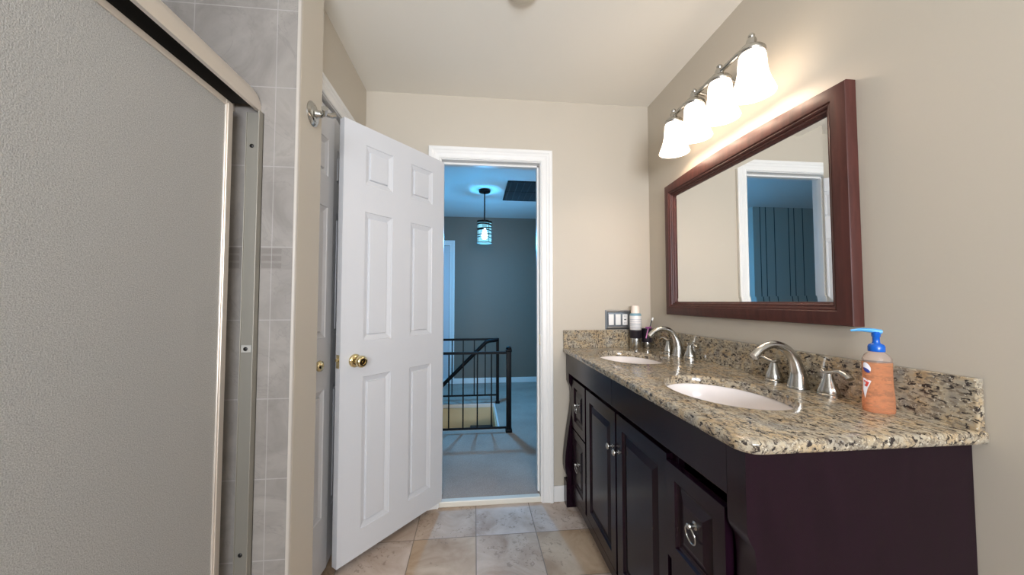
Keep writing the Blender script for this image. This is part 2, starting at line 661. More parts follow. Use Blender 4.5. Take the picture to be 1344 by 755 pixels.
# doorway casing, lining, stop
bm = BM()
casing(bm, DX0, DX1, DZ, CAS, lambda u, z_, h: (u, YB - h, z_))
casing(bm, DX0, DX1, DZ, CAS, lambda u, z_, h: (u, YB + 0.115 + h, z_), HZ)
box(bm, DX0 - 0.015, DX0, YB - 0.001, YB + 0.116, 0, DZ)
box(bm, DX1, DX1 + 0.015, YB - 0.001, YB + 0.116, 0, DZ)
box(bm, DX0 - 0.015, DX1 + 0.015, YB - 0.001, YB + 0.116, DZ, DZ + 0.015)
box(bm, DX0, DX0 + 0.012, YB + 0.045, YB + 0.08, 0.04, DZ, 0.002)
box(bm, DX1 - 0.012, DX1, YB + 0.045, YB + 0.08, 0.04, DZ, 0.002)
box(bm, DX0, DX1, YB + 0.045, YB + 0.08, DZ - 0.012, DZ, 0.002)
tr = struct('trim_1', bm, M['trim'], label='white casing around the open doorway')
bm = BM(); box(bm, DX1 - 0.0015, DX1 + 0.001, YB + 0.006, YB + 0.034, 0.945, 1.01, 0.0005)
part('strike_plate', bm, M['brass'], tr)
bm = BM(); box(bm, DX0, DX1, YB - 0.004, YB + 0.036, 0, 0.034, 0.005)
struct('trim_2', bm, M['threshold'], label='cream stone threshold strip under the doorway')
# closet casing and lining
bm = BM()
casing(bm, CY0, CY1, CZ, CAS, lambda u, z_, h: (XC + h * 0.85, u, z_))
box(bm, XC - 0.1, XC + 0.001, CY0 - 0.012, CY0, 0, CZ)
box(bm, XC - 0.1, XC + 0.001, CY1, CY1 + 0.012, 0, CZ)
box(bm, XC - 0.1, XC + 0.001, CY0 - 0.012, CY1 + 0.012, CZ, CZ + 0.012)
struct('trim_3', bm, M['trim'], label='white casing around the closet door')
# baseboards
bm = BM(); box(bm, DX1 + 0.077, 0.575, YB - 0.013, YB, 0, 0.095, 0.004)
struct('baseboard_back', bm, M['trim'])
bm = BM(); box(bm, XC, DX0 - 0.077, YB - 0.013, YB, 0, 0.095, 0.004)
struct('baseboard_left', bm, M['trim'])
bm = BM(); box(bm, XR - 0.013, XR, YN, 0.69, 0, 0.095, 0.004)
struct('baseboard_right', bm, M['trim'])

# ------------------------------------------------------------------ main door leaf (open into the bathroom)
P0 = Vector((-0.187, 2.188, 0)); P1 = Vector((-0.595, 1.684, 0))
d = (P1 - P0).normalized(); LW = (P1 - P0).length
nrm = Vector((d.y, -d.x, 0))              # away from the camera
if nrm.y < 0:
    nrm = -nrm


def leaf_matrix(origin, d_, n_):
    return Matrix(((d_.x, n_.x, 0, origin.x), (d_.y, n_.y, 0, origin.y), (0, 0, 1, origin.z), (0, 0, 0, 1)))


six = []
for (a, b) in ((0.095, 0.255), (0.375, 0.535)):
    six += [(a, b, 0.115, 0.815), (a, b, 0.985, 1.600), (a, b, 1.735, 1.925)]
DM = leaf_matrix(Vector((P0.x, P0.y, 0.045)), d, nrm)
dr = thing('door_1', 'white six-panel door standing open into the bathroom', 'door', (P0.x, P0.y, 0.045), kind='structure')
bm = BM(); panel_slab(bm, LW, 2.015, 0.035, six, DM, depth=0.013, field=0.003, sloped=True)
leaf = part('door_leaf', bm, M['door'], dr)


def knob_set(parent, mtx, m=M['brass']):
    bm_ = BM()
    lathe(bm_, [(0.031, 0), (0.031, 0.004), (0.026, 0.009), (0.014, 0.012), (0.011, 0.03), (0.013, 0.034), (0.022, 0.038), (0.027, 0.046), (0.0275, 0.054), (0.024, 0.062), (0.015, 0.066), (0.012, 0.0655), (0.0115, 0.063), (0.006, 0.063), (0.005, 0.066), (0.001, 0.066)], 32, mtx)
    return part('door_knob', bm_, m, parent, 50)


def axis_matrix(origin, z_):
    z_ = Vector(z_).normalized()
    q = Vector((0, 0, 1)).rotation_difference(z_)
    return Matrix.Translation(origin) @ q.to_matrix().to_4x4()


kp = P0 + d * (LW - 0.072) + Vector((0, 0, 0.942))
knob_set(dr, axis_matrix(kp, -nrm))
knob_set(dr, axis_matrix(kp + nrm * 0.035, nrm) @ Matrix.Scale(0.5, 4, (0, 0, 1)))
bm = BM()
box(bm, LW - 0.0005, LW + 0.0015, 0.006, 0.029, 0.87, 0.93, 0.0004, 1)
box(bm, LW, LW + 0.010, 0.011, 0.024, 0.900, 0.912, 0.002)
bmesh.ops.transform(bm, matrix=DM, verts=bm.verts)
part('latch', bm, M['brass'], dr)
for hz in (0.22, 1.0, 1.80):
    bm = BM(); lathe(bm, [(0.006, -0.045), (0.006, 0.045)], 12, Matrix.Translation((P0.x - 0.006, P0.y + 0.002, 0.045 + hz)))
    part('hinge', bm, M['brass'], dr, 40)

# ------------------------------------------------------------------ closet bifold door
bf = thing('door_2', 'white bifold closet door with brass knob left of the open door', 'door', (XC, CY0, 0.02), kind='structure')
A0 = Vector((XC - 0.030, CY0 + 0.004, 0)); A1 = Vector((XC - 0.004, 1.738, 0))
B1 = Vector((XC - 0.034, CY1 - 0.004, 0)); B0 = A1 + Vector((-0.002, 0.004, 0))


def bifold(p0, p1, flip):
    dd = (p1 - p0).normalized(); w = (p1 - p0).length
    nn = Vector((-abs(dd.y), 0, 0)); nn = Vector((dd.y, -dd.x, 0))
    if nn.x > 0:
        nn = -nn
    b_ = BM()
    panel_slab(b_, w, 2.065, 0.028, [(0.055, w - 0.05, 0.24, 0.80), (0.055, w - 0.05, 1.03, 1.615), (0.055, w - 0.05, 1.755, 1.925)], leaf_matrix(Vector((p0.x, p0.y, 0.025)), dd, nn), depth=0.012, field=0.003, sloped=True)
    return part('door_leaf', b_, M['door'], bf)


bifold(A0, A1, False); bifold(B0, B1, True)
bm = BM()
kx = A0 + (A1 - A0) * 0.50
lathe(bm, [(0.023, 0), (0.023, 0.003), (0.011, 0.006), (0.010, 0.014), (0.018, 0.019), (0.0235, 0.027), (0.021, 0.036), (0.011, 0.041), (0.001, 0.0415)], 28, axis_matrix((kx.x, kx.y, 0.945), (1, -0.1, 0)))
part('door_knob', bm, M['brass'], bf, 50)

# ------------------------------------------------------------------ hall beyond the doorway
SX0, SX1, SY0, SY1 = -1.85, 0.225, 3.40, 4.20
bm = BM()
box(bm, HX0, HX1, YB + 0.115, SY0, -0.25, HZ)
box(bm, DX0, DX1, YB + 0.036, YB + 0.115, -0.05, HZ)
box(bm, HX0, HX1, SY1, HY1, -0.25, HZ)
box(bm, HX0, SX0, SY0, SY1, -0.25, HZ)
box(bm, SX1, HX1, SY0, SY1, -0.25, HZ)
struct('floor_hall', bm, M['carpet'], label='grey carpet of the hall')
bm = BM()
box(bm, SX0, SX1 + 0.004, SY0 - 0.012, SY0 + 0.006, HZ - 0.03, HZ + 0.012, 0.003)
box(bm, SX1 - 0.006, SX1 + 0.012, SY0, SY1, HZ - 0.03, HZ + 0.012, 0.003)
box(bm, SX0, SX1 + 0.004, SY1 - 0.006, SY1 + 0.012, HZ - 0.03, HZ + 0.012, 0.003)
struct('trim_4', bm, M['trim'], label='white trim around the stairwell opening')
bm = BM(); box(bm, HX0, HX1, YB + 0.115, HY1, HC, HC + 0.1)
struct('ceiling_hall', bm, M['hall_ceiling'])
bm = BM()
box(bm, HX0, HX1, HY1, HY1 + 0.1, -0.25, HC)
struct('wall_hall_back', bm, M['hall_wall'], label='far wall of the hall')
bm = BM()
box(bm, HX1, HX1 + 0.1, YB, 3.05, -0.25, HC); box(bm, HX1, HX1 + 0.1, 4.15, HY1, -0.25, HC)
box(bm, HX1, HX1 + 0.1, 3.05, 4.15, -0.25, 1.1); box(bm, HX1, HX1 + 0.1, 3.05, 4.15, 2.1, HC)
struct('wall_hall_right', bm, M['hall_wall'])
bm = BM()
for a in ((3.05, 3.10, 1.1, 2.1), (4.10, 4.15, 1.1, 2.1), (3.05, 4.15, 1.1, 1.15), (3.05, 4.15, 2.05, 2.1), (3.05, 4.15, 1.58, 1.62)):
    box(bm, HX1 + 0.02, HX1 + 0.08, *a, 0.004)
struct('added_window_2', bm, M['trim'])  # unseen window, added so the hall fill has an opening
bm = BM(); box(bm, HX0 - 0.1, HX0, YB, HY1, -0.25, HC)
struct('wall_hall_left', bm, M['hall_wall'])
bm = BM(); box(bm, HX0, -1.42, 4.33, HY1, HZ, HC)
struct('wall_hall_boards', bm, M['boards'], label='hall wall of vertical grooved boards')
bm = BM(); box(bm, -1.42, HX1, HY1 - 0.014, HY1, HZ, HZ + 0.075, 0.004)
struct('baseboard_hall_back', bm, M['trim'])
bm = BM(); box(bm, HX0, -1.42, 4.316, 4.33, HZ, HZ + 0.085, 0.004)
struct('baseboard_hall_boards', bm, M['trim'])
bm = BM()
box(bm, SX0, SX1, SY1 - 0.014, SY1 - 0.001, -2.7, -0.002)
box(bm, SX0, SX1, SY0 + 0.001, SY0 + 0.014, -2.7, -0.002)
box(bm, SX1 - 0.014, SX1 - 0.001, SY0 + 0.014, SY1 - 0.014, -2.7, -0.002)
box(bm, SX0 + 0.001, SX0 + 0.014, SY0 + 0.014, SY1 - 0.014, -2.7, -0.002)
box(bm, SX0, SX1, SY0, SY1, -2.75, -2.7)
struct('wall_stairwell', bm, M['stairwell'], label='cream walls inside the stairwell')
# far door
fd = thing('door_3', 'closed white door in the far hall wall', 'door', (-0.7, HY1, HZ), kind='structure')
bm = BM(); casing(bm, -1.10, -0.368, 2.03, CAS, lambda u, z_, h: (u, HY1 - h, z_), HZ)
part('door_frame', bm, M['trim'], fd)
bm = BM()
sx = []
for (a, b) in ((0.10, 0.32), (0.41, 0.63)):
    sx += [(a, b, 0.20, 0.82), (a, b, 0.97, 1.55), (a, b, 1.67, 1.88)]
panel_slab(bm, 0.732, 1.99, 0.03, sx, leaf_matrix(Vector((-1.10, HY1 - 0.006, HZ + 0.008)), Vector((1, 0, 0)), Vector((0, 1, 0))))
part('door_leaf', bm, M['door'], fd)
# stairs
st = thing('staircase', 'dark carpeted stairs going down in the hall stairwell', 'stairs', (0.2, 3.8, 0), kind='structure')
bm = BM()
run, rise = 0.235, 0.195
for i in range(9):
    x1 = SX1 - 0.015 - i * run
    z1 = HZ - 0.03 - (i + 1) * rise
    box(bm, x1 - run - 0.02, x1, SY0 + 0.015, SY1 - 0.015, z1 - 0.30, z1, 0.008)
part('steps', bm, M['stair_carpet'], st)


def iron_bar(b_, p, q, r):
    tube(b_, [p, q], r, 8)


light('added_stairwell_fill', 'POINT', (-0.9, 3.85, -0.75), 5, (1.0, 0.82, 0.6), 0.12)  # added unseen lamp that brightens the stairwell walls
# front railing
fr = thing('stair_railing', 'black iron railing with square newel post, nearer of the two at the stairwell', 'railing', (0.315, 3.305, HZ), 'stairwell railings')
bm = BM()
box(bm, 0.291, 0.335, 3.283, 3.327, HZ, 0.765, 0.002)
box(bm, 0.284, 0.342, 3.276, 3.334, HZ, HZ + 0.03, 0.004)
box(bm, 0.286, 0.340, 3.278, 3.332, 0.755, 0.778, 0.004)
lathe(bm, [(0.020, 0.776), (0.026, 0.783), (0.026, 0.790), (0.018, 0.800), (0.004, 0.806)], 20, Matrix.Translation((0.313, 3.305, 0)))
part('newel_post', bm, M['iron'], fr, 40)
bm = BM(); box(bm, -1.8, 0.292, 3.296, 3.314, 0.735, 0.758, 0.002); part('top_rail', bm, M['iron'], fr)
bm = BM(); box(bm, -1.8, 0.292, 3.298, 3.312, 0.062, 0.080, 0.002); part('bottom_rail', bm, M['iron'], fr)
i = 0
x = 0.155
while x > -1.75:
    bm = BM(); box(bm, x - 0.006, x + 0.006, 3.299, 3.311, 0.078, 0.737, 0.001, 1)
    part('baluster', bm, M['iron'], fr)
    x -= 0.1275
bm = BM(); box(bm, -1.82, -1.79, 3.29, 3.32, HZ, 0.77, 0.002); part('end_post', bm, M['iron'], fr)
# back railing
br = thing('stair_railing', 'black iron railing along the far side of the stairwell below the far wall', 'railing', (0.268, 4.235, HZ), 'stairwell railings')
bm = BM()
box(bm, 0.253, 0.287, 4.222, 4.256, HZ, 0.785, 0.002)
box(bm, 0.246, 0.294, 4.215, 4.263, HZ, HZ + 0.025, 0.003)
part('newel_post', bm, M['iron'], br)
bm = BM(); box(bm, -1.38, 0.254, 4.230, 4.248, 0.760, 0.785, 0.002); part('top_rail', bm, M['iron'], br)
bm = BM(); box(bm, -1.38, 0.254, 4.232, 4.246, 0.118, 0.136, 0.002); part('bottom_rail', bm, M['iron'], br)
x = 0.126
while x > -1.36:
    bm = BM(); box(bm, x - 0.006, x + 0.006, 4.233, 4.245, 0.134, 0.762, 0.001, 1)
    part('baluster', bm, M['iron'], br)
    x -= 0.1275
bm = BM(); box(bm, -1.40, -1.37, 4.224, 4.254, HZ, 0.785, 0.002); part('end_post', bm, M['iron'], br)
# sloping handrail
bm = BM()
tube(bm, spline([(0.262, 4.215, 0.766), (0.225, 4.17, 0.766), (0.15, 4.15, 0.757), (0.08, 4.15, 0.70), (-0.338, 4.15, 0.287), (-0.8, 4.15, -0.17), (-1.5, 4.15, -0.86)], 8), 0.021, 12)
hr = obj('handrail', bm, M['iron'], None, 40)
tag(hr, 'black sloping handrail following the stairs down', 'handrail')

# pendant
PX, PY = 0.106, 3.98
pd = thing('pendant_lamp', 'black hanging pendant lamp with banded glass drum shade in the hall', 'lamp', (PX, PY, HC))
bm = BM(); lathe(bm, [(0.062, HC - 0.001), (0.065, HC - 0.006), (0.064, HC - 0.026), (0.058, HC - 0.030), (0.010, HC - 0.032)], 32, Matrix.Translation((PX, PY, 0)))
part('canopy', bm, M['iron'], pd, 40)
bm = BM(); tube(bm, [(PX, PY, HC - 0.03), (PX, PY, 2.10)], 0.0075, 10)
part('stem', bm, M['iron'], pd, 60)
bm = BM()
lathe(bm, [(0.008, 2.125), (0.05, 2.115), (0.05, 2.095), (0.03, 2.085), (0.022, 2.03), (0.020, 2.025)], 24, Matrix.Translation((PX, PY, 0)))
part('socket', bm, M['iron'], pd, 40)
bm = BM()
for i, zz in enumerate((2.098, 2.062, 2.028, 1.996, 1.958, 1.916, 1.866)):
    tl = Matrix.Translation((PX, PY, zz)) @ Matrix.Rotation(radians((5, -4, 6, -5, 4, -5, 0)[i]), 4, 'X') @ Matrix.Rotation(radians((3, 5, -4, 5, -3, 4, 0)[i]), 4, 'Y')
    hh = (0.010, 0.008, 0.006, 0.006, 0.005, 0.004, 0.003)[i]
    lathe(bm, [(0.079, -hh), (0.084, -hh), (0.084, hh), (0.079, hh), (0.079, -hh)], 40, tl, cap=False)
for a in range(4):
    an = a * pi / 2 + 0.6
    tube(bm, [(PX + 0.0815 * cos(an), PY + 0.0815 * sin(an), 1.866), (PX + 0.0815 * cos(an), PY + 0.0815 * sin(an), 2.098)], 0.003, 6)
for a in range(3):
    an = a * 2 * pi / 3
    tube(bm, [(PX, PY, 2.105), (PX + 0.08 * cos(an), PY + 0.08 * sin(an), 2.10)], 0.004, 6)
part('shade_bands', bm, M['iron'], pd)
bm = BM(); lathe(bm, [(0.076, 1.864), (0.076, 2.096)], 40, Matrix.Translation((PX, PY, 0)), cap=False)
part('glass_drum', bm, M['clear_glass'], pd, 60)
bm = BM()
lathe(bm, [(0.0, 1.905), (0.018, 1.909), (0.030, 1.925), (0.033, 1.945), (0.028, 1.970), (0.018, 1.995), (0.014, 2.028)], 24, Matrix.Translation((PX, PY, 0)), cap=False)
part('bulb', bm, M['bulb'], pd, 60)
pl = light('pendant_light', 'POINT', (PX, PY, 1.945), PEND_W, PEND_C, 0.05)
pl.parent = pd; pl.matrix_parent_inverse = Matrix.Translation(-pd.location)
# let the lamp's light out of its own bulb
bpy.data.objects['bulb'].visible_shadow = True
pl.location = (PX, PY, 1.885)

# ceiling return grille
vt = thing('ceiling_vent', 'dark mesh return air grille in the hall ceiling', 'vent', (0.6, 3.97, HC))
VX0, VX1, VY0, VY1 = 0.335, 1.05, 3.64, 4.34
bm = BM()
for a in ((VX0, VX1, VY0, VY0 + 0.018), (VX0, VX1, VY1 - 0.018, VY1), (VX0, VX0 + 0.018, VY0, VY1), (VX1 - 0.018, VX1, VY0, VY1), (VX0, VX1, 3.975, 3.99)):
    box(bm, *a, HC - 0.012, HC - 0.0005, 0.002)
part('vent_frame', bm, M['vent_dark'], vt)
bm = BM()
n = 46
for i in range(n):
    y = VY0 + 0.02 + (VY1 - VY0 - 0.04) * i / (n - 1)
    box(bm, VX0 + 0.017, VX1 - 0.017, y - 0.002, y + 0.002, HC - 0.010, HC - 0.002)
for i in range(10):
    x = VX0 + 0.04 + (VX1 - VX0 - 0.08) * i / 9
    box(bm, x - 0.002, x + 0.002, VY0 + 0.02, VY1 - 0.02, HC - 0.011, HC - 0.003)
part('louvre_mesh', bm, M['vent_frame'], vt)
bm = BM(); box(bm, VX0 + 0.01, VX1 - 0.01, VY0 + 0.01, VY1 - 0.01, HC - 0.003, HC - 0.0006)
part('vent_filter', bm, M['vent_dark'], vt)

# bathroom ceiling disc
cd = thing('ceiling_light', 'round cream flush disc at the top edge on the bathroom ceiling', 'ceiling light', (0.19, 1.405, ZC))
bm = BM(); lathe(bm, [(0.060, ZC), (0.066, ZC - 0.004), (0.062, ZC - 0.012), (0.046, ZC - 0.016)], 40, Matrix.Translation((0.19, 1.405, 0)))
part('rim', bm, M['can_light'], cd, 50)
bm = BM(); lathe(bm, [(0.045, ZC - 0.016), (0.036, ZC - 0.024), (0.015, ZC - 0.029), (0.001, ZC - 0.030)], 40, Matrix.Translation((0.19, 1.405, 0)))
part('lens', bm, M['can_light'], cd, 50)

# ------------------------------------------------------------------ shower
bm = BM(); box(bm, -0.80, -0.655, -0.40, YW - 0.009, 0, 0.12, 0.006)
tag(struct('trim_5', bm, M['tile']), None, None)
sf = thing('shower_door_frame', 'satin aluminium frame of the sliding shower doors with header rail and wall jamb', 'shower frame', (-0.72, YW - 0.01, 0.12))
Y0s, Y1s = -0.398, YW - 0.0085
# header: hollow channel with a rounded outer face
prof = [(-0.778, 1.825), (-0.778, 1.890), (-0.715, 1.895), (-0.702, 1.890), (-0.694, 1.878), (-0.691, 1.860), (-0.692, 1.830), (-0.697, 1.825), (-0.700, 1.830), (-0.700, 1.872), (-0.708, 1.882), (-0.770, 1.882), (-0.770, 1.825)]
t = BM()
rows = []
ysn = [(Y0s, 0.0), (Y1s - 0.030, 0.0), (Y1s - 0.014, 0.004), (Y1s - 0.004, 0.014), (Y1s, 0.028)]
for yy, drop in ysn:
    row = []
    for (px, pz) in prof:
        zz = pz
        if pz > 1.85:
            zz = pz - drop * (1.0 if pz > 1.87 else 0.4)
        row.append(t.verts.new((px, yy, zz)))
    rows.append(row)
for a, b in zip(rows, rows[1:]):
    for i in range(len(prof)):
        j = (i + 1) % len(prof)
        t.faces.new((a[i], a[j], b[j], b[i]))
t.faces.new(rows[0]); t.faces.new(rows[-1])
bm = BM(); merge(bm, t)
hd = part('header_rail', bm, M['alum'], sf, 35)
bm = BM(); box(bm, -0.7695, -0.7015, Y0s + 0.002, Y1s - 0.03, 1.838, 1.872)  # dark box stands in for the shade in the hollow header
part('header_shade', bm, M['screw'], hd, None, 'dark box painting the shade inside the header')
# wall jamb
bm = BM()
box(bm, -0.733, -0.682, Y1s - 0.004, Y1s, 0.135, 1.824)
box(bm, -0.6855, -0.682, Y1s - 0.026, Y1s, 0.135, 1.824, 0.001)
box(bm, -0.6935, -0.6905, Y1s - 0.012, Y1s, 0.135, 1.824, 0.001)
box(bm, -0.733, -0.730, Y1s - 0.008, Y1s, 0.135, 1.824, 0.001)
jb = part('wall_jamb', bm, M['jamb'], sf)
for zz in (1.715, 1.066, 0.435):
    bm = BM(); lathe(bm, [(0.0062, 0), (0.0062, 0.002), (0.004, 0.0035), (0.0005, 0.004)], 16, axis_matrix((-0.714, Y1s - (0.0064 if zz == 1.066 else 0.004), zz), (0, -1, 0)))
    part('screw', bm, M['screw'], jb, 40)
bm = BM(); box(bm, -0.728, -0.698, Y1s - 0.0065, Y1s - 0.003, 1.055, 1.078, 0.001)
part('bumper', bm, M['bumper'], jb)
bm = BM()
box(bm, -0.80, -0.68, Y0s, Y1s, 0.1205, 0.128); box(bm, -0.686, -0.682, Y0s, Y1s, 0.1205, 0.15, 0.001); box(bm, -0.742, -0.739, Y0s, Y1s, 0.1205, 0.145, 0.001); box(bm, -0.80, -0.796, Y0s, Y1s, 0.1205, 0.16, 0.001)
part('bottom_track', bm, M['alum'], sf)


def shower_panel(y0, y1, xc, label):
    sd = thing('shower_door', label, 'shower door', (xc, (y0 + y1) / 2, 0.155), 'sliding shower doors')
    z0, z1 = 0.155, 1.812
    bm_ = BM(); box(bm_, xc - 0.0025, xc + 0.0025, y0 + 0.01, y1 - 0.01, z0 + 0.01, z1 - 0.008)
    part('glass_pane', bm_, M['frost'], sd)
    for ya, yb in ((y0, y0 + 0.030), (y1 - 0.030, y1)):
        bm_ = BM(); box(bm_, xc - 0.010, xc + 0.007, ya, yb, z0, z1, 0.002)
        box(bm_, xc + 0.006, xc + 0.0095, ya + 0.005, ya + 0.014, z0, z1 - 0.01, 0.001)
        part('stile', bm_, M['alum'], sd)
    for za, zb in ((z0, z0 + 0.026), (z1 - 0.017, z1)):
        bm_ = BM(); box(bm_, xc - 0.009, xc + 0.0065, y0 + 0.029, y1 - 0.029, za, zb, 0.0015)
        part('rail', bm_, M['alum'], sd)
    return sd


shower_panel(0.36, 1.147, -0.735, 'frosted glass sliding shower door at left, nearer the room')
shower_panel(-0.39, 0.42, -0.762, 'frosted glass sliding shower door behind the outer one, out at left')

# robe hook
hk = thing('robe_hook', 'brushed nickel double robe hook on the wall end beside the shower', 'hook', (XW, 1.318, 1.88))
hm = axis_matrix((XW, 1.318, 1.88), (1, 0, 0))
bm = BM(); lathe(bm, [(0.043, 0.0), (0.043, 0.003), (0.037, 0.008), (0.029, 0.009), (0.026, 0.013), (0.017, 0.015), (0.013, 0.022), (0.012, 0.032)], 32, hm)
part('backplate', bm, M['nickel'], hk, 40)
for sg in (1, -1):
    bm = BM()
    tube(bm, spline([(XW + 0.024, 1.318, 1.88), (XW + 0.040, 1.318 + 0.004 * sg, 1.880 + 0.003 * sg), (XW + 0.052, 1.318 + 0.022 * sg, 1.882 + 0.006 * sg), (XW + 0.058, 1.318 + 0.040 * sg, 1.890 + 0.008 * sg)], 6), lerps([0.008, 0.007, 0.008, 0.0115], 6), 12)
    part('prong', bm, M['nickel'], hk, 60)

# ------------------------------------------------------------------ vanity cabinet
VY0, VY1 = 0.708, 2.183
VF = 0.562
va = thing('vanity_cabinet', 'dark espresso wood double vanity cabinet along the right wall', 'cabinet', (0.85, 1.445, 0))
XF = 0.598
bm = BM()
box(bm, XF, 1.117, VY0 + 0.004, VY0 + 0.024, 0.0, 0.900, 0.002)
box(bm, XF, 1.117, VY1 - 0.024, VY1 - 0.004, 0.0, 0.900, 0.002)
box(bm, XF, 1.117, VY0 + 0.024, VY1 - 0.024, 0.10, 0.118)
box(bm, 1.105, 1.117, VY0 + 0.024, VY1 - 0.024, 0.118, 0.70)
part('carcass', bm, M['espresso'], va)
# face frame: stiles and rails around door and drawer openings
bm = BM()
for ya, yb in ((VY0 + 0.03, 0.80), (1.018, 1.066), (1.43, 1.458), (1.826, 1.874), (2.092, VY1 - 0.03)):
    box(bm, XF, XF + 0.018, ya, yb, 0.10, 0.79)
for za, zb in ((0.09, 0.13), (0.455, 0.485)):
    box(bm, XF, XF + 0.018, VY0 + 0.03, 1.04, za, zb)
    box(bm, XF, XF + 0.018, 1.85, VY1 - 0.03, za, zb)
box(bm, XF, XF + 0.018, 1.04, 1.85, 0.09, 0.13)
part('face_frame', bm, M['espresso'], va)
for ya, yb in ((VY0 + 0.055, 1.4435), (1.4445, VY1 - 0.055)):
    bm = BM(); box(bm, VF, XF + 0.02, ya, yb, 0.785, 0.900, 0.002)
    part('top_rail', bm, M['espresso'], va)


def pilaster(y0, y1):
    prof_ = [(0.900, VF), (0.735, VF), (0.722, VF + 0.004), (0.700, 0.578), (0.660, 0.5815), (0.606, 0.581), (0.550, 0.575), (0.497, 0.566), (0.430, 0.556), (0.374, 0.548), (0.320, 0.541), (0.270, 0.537), (0.230, 0.537), (0.200, 0.541), (0.175, 0.552), (0.165, 0.556), (0.150, 0.556), (0.149, 0.544), (0.02, 0.544), (0.0, 0.546)]
    t_ = BM()
    A = [t_.verts.new((px, y0, pz)) for pz, px in prof_] + [t_.verts.new((XF + 0.012, y0, 0)), t_.verts.new((XF + 0.012, y0, 0.900))]
    B = [t_.verts.new((v_.co.x, y1, v_.co.z)) for v_ in A]
    n_ = len(A)
    for i_ in range(n_):
        j_ = (i_ + 1) % n_
        t_.faces.new((A[i_], A[j_], B[j_], B[i_]))
    t_.faces.new(A); t_.faces.new(list(reversed(B)))
    bmesh.ops.recalc_face_normals(t_, faces=t_.faces[:])
    bm_ = BM(); merge(bm_, t_)
    part('pilaster', bm_, M['espresso'], va, 25)


pilaster(VY0, VY0 + 0.058)
pilaster(VY1 - 0.058, VY1)
# arched toe valance
t = BM()
N_ = 24
ya, yb = VY0 + 0.058, VY1 - 0.058
top = []; bot = []
for i in range(N_ + 1):
    u = i / N_
    e = min(u, 1 - u)
    zb = 0.015 + 0.05 * min(1, e / 0.10) ** 0.6
    y = ya + (yb - ya) * u
    for X_ in (0.578, 0.597):
        top.append(t.verts.new((X_, y, 0.108))); bot.append(t.verts.new((X_, y, zb)))
for i in range(N_):
    a = i * 2; b = a + 2
    t.faces.new((top[a], top[b], bot[b], bot[a])); t.faces.new((top[a + 1], bot[a + 1], bot[b + 1], top[b + 1]))
    t.faces.new((bot[a], bot[b], bot[b + 1], bot[a + 1])); t.faces.new((top[a], top[a + 1], top[b + 1], top[b]))
bm = BM(); merge(bm, t)
part('toe_valance', bm, M['espresso'], va)


def front(name, y0, y1, z0, z1, x, pulls):
    w = y1 - y0
    # local x runs along -Y so the face looks to -X
    mtx = Matrix(((0, 1, 0, x), (-1, 0, 0, y1), (0, 0, 1, z0), (0, 0, 0, 1)))
    b_ = BM()
    fw_ = 0.052 if name == 'door' else 0.042
    panel_slab(b_, w, z1 - z0, 0.02, [(fw_, w - fw_, fw_, z1 - z0 - fw_)], mtx, depth=0.010, step=0.010, rise=0.026, field=0.001)
    if name == 'drawer':
        box(b_, x + 0.019, 1.02, y0 + 0.02, y0 + 0.03, z0 + 0.02, z1 - 0.05)
        box(b_, x + 0.019, 1.02, y1 - 0.03, y1 - 0.02, z0 + 0.02, z1 - 0.05)
        box(b_, x + 0.019, 1.02, y0 + 0.03, y1 - 0.03, z0 + 0.02, z0 + 0.03)
    o = part(name, b_, M['espresso'], va)
    for kind, py, pz in pulls:
        b_ = BM()
        if kind == 'knob':
            lathe(b_, [(0.008, 0), (0.008, 0.002), (0.0045, 0.004), (0.004, 0.012), (0.010, 0.015), (0.0135, 0.020), (0.013, 0.025), (0.008, 0.029), (0.001, 0.030)], 24, axis_matrix((x, py, pz), (-1, 0, 0)))
            part('knob', b_, M['nickel'], o, 50)
        else:
            lathe(b_, [(0.011, 0), (0.011, 0.003), (0.006, 0.006), (0.0055, 0.016), (0.008, 0.018), (0.007, 0.022), (0.001, 0.023)], 20, axis_matrix((x + 0.001, py, pz + 0.018), (-1, 0, 0)))
            torus(b_, 0.021, 0.0024, Matrix.Translation((x - 0.0135, py, pz - 0.005)) @ Matrix.Rotation(radians(82), 4, 'Y'))
            part('ring_pull', b_, M['nickel'], o, 50)
    return o


XD = 0.577
front('door', 1.050, 1.436, 0.112, 0.757, XD, [('knob', 1.412, 0.612)])
front('door', 1.452, 1.838, 0.112, 0.757, XD, [('knob', 1.476, 0.612)])
front('drawer', 1.862, 2.112, 0.478, 0.757, XD, [('ring', 1.987, 0.617)])
front('drawer', 1.862, 2.112, 0.112, 0.468, XD, [('ring', 1.987, 0.290)])
front('drawer', 0.780, 1.030, 0.478, 0.748, XD - 0.012, [('ring', 0.892, 0.622)])
front('drawer', 0.780, 1.030, 0.112, 0.468, XD, [('ring', 0.905, 0.290)])

# ------------------------------------------------------------------ countertop
CT0, CT1 = 0.900, 0.930
CX0, CY0c, CY1c = 0.545, 0.685, 2.197
SINKS = [(0.80, 1.10), (0.80, 1.80)]
SA, SB = 0.160, 0.222
ct = thing('countertop', 'speckled beige and black granite countertop with two sink cutouts', 'countertop', (0.83, 1.44, CT0))


def outline(ins):
    x0, x1, y0, y1 = CX0 + ins, 1.1185, CY0c + ins, CY1c
    r = 0.045 - ins
    pts = []
    for i_ in range(9):
        a_ = pi + (pi / 2) * i_ / 8
        pts.append((x0 + r + r * cos(a_), y0 + r + r * sin(a_)))
    pts += [(x1, y0), (x1, y1), (x0, y1)]
    return pts


def ell(c, a, b, n_=64):
    return [(c[0] + a * cos(2 * pi * i_ / n_), c[1] + b * sin(2 * pi * i_ / n_)) for i_ in range(n_)]


t = BM()


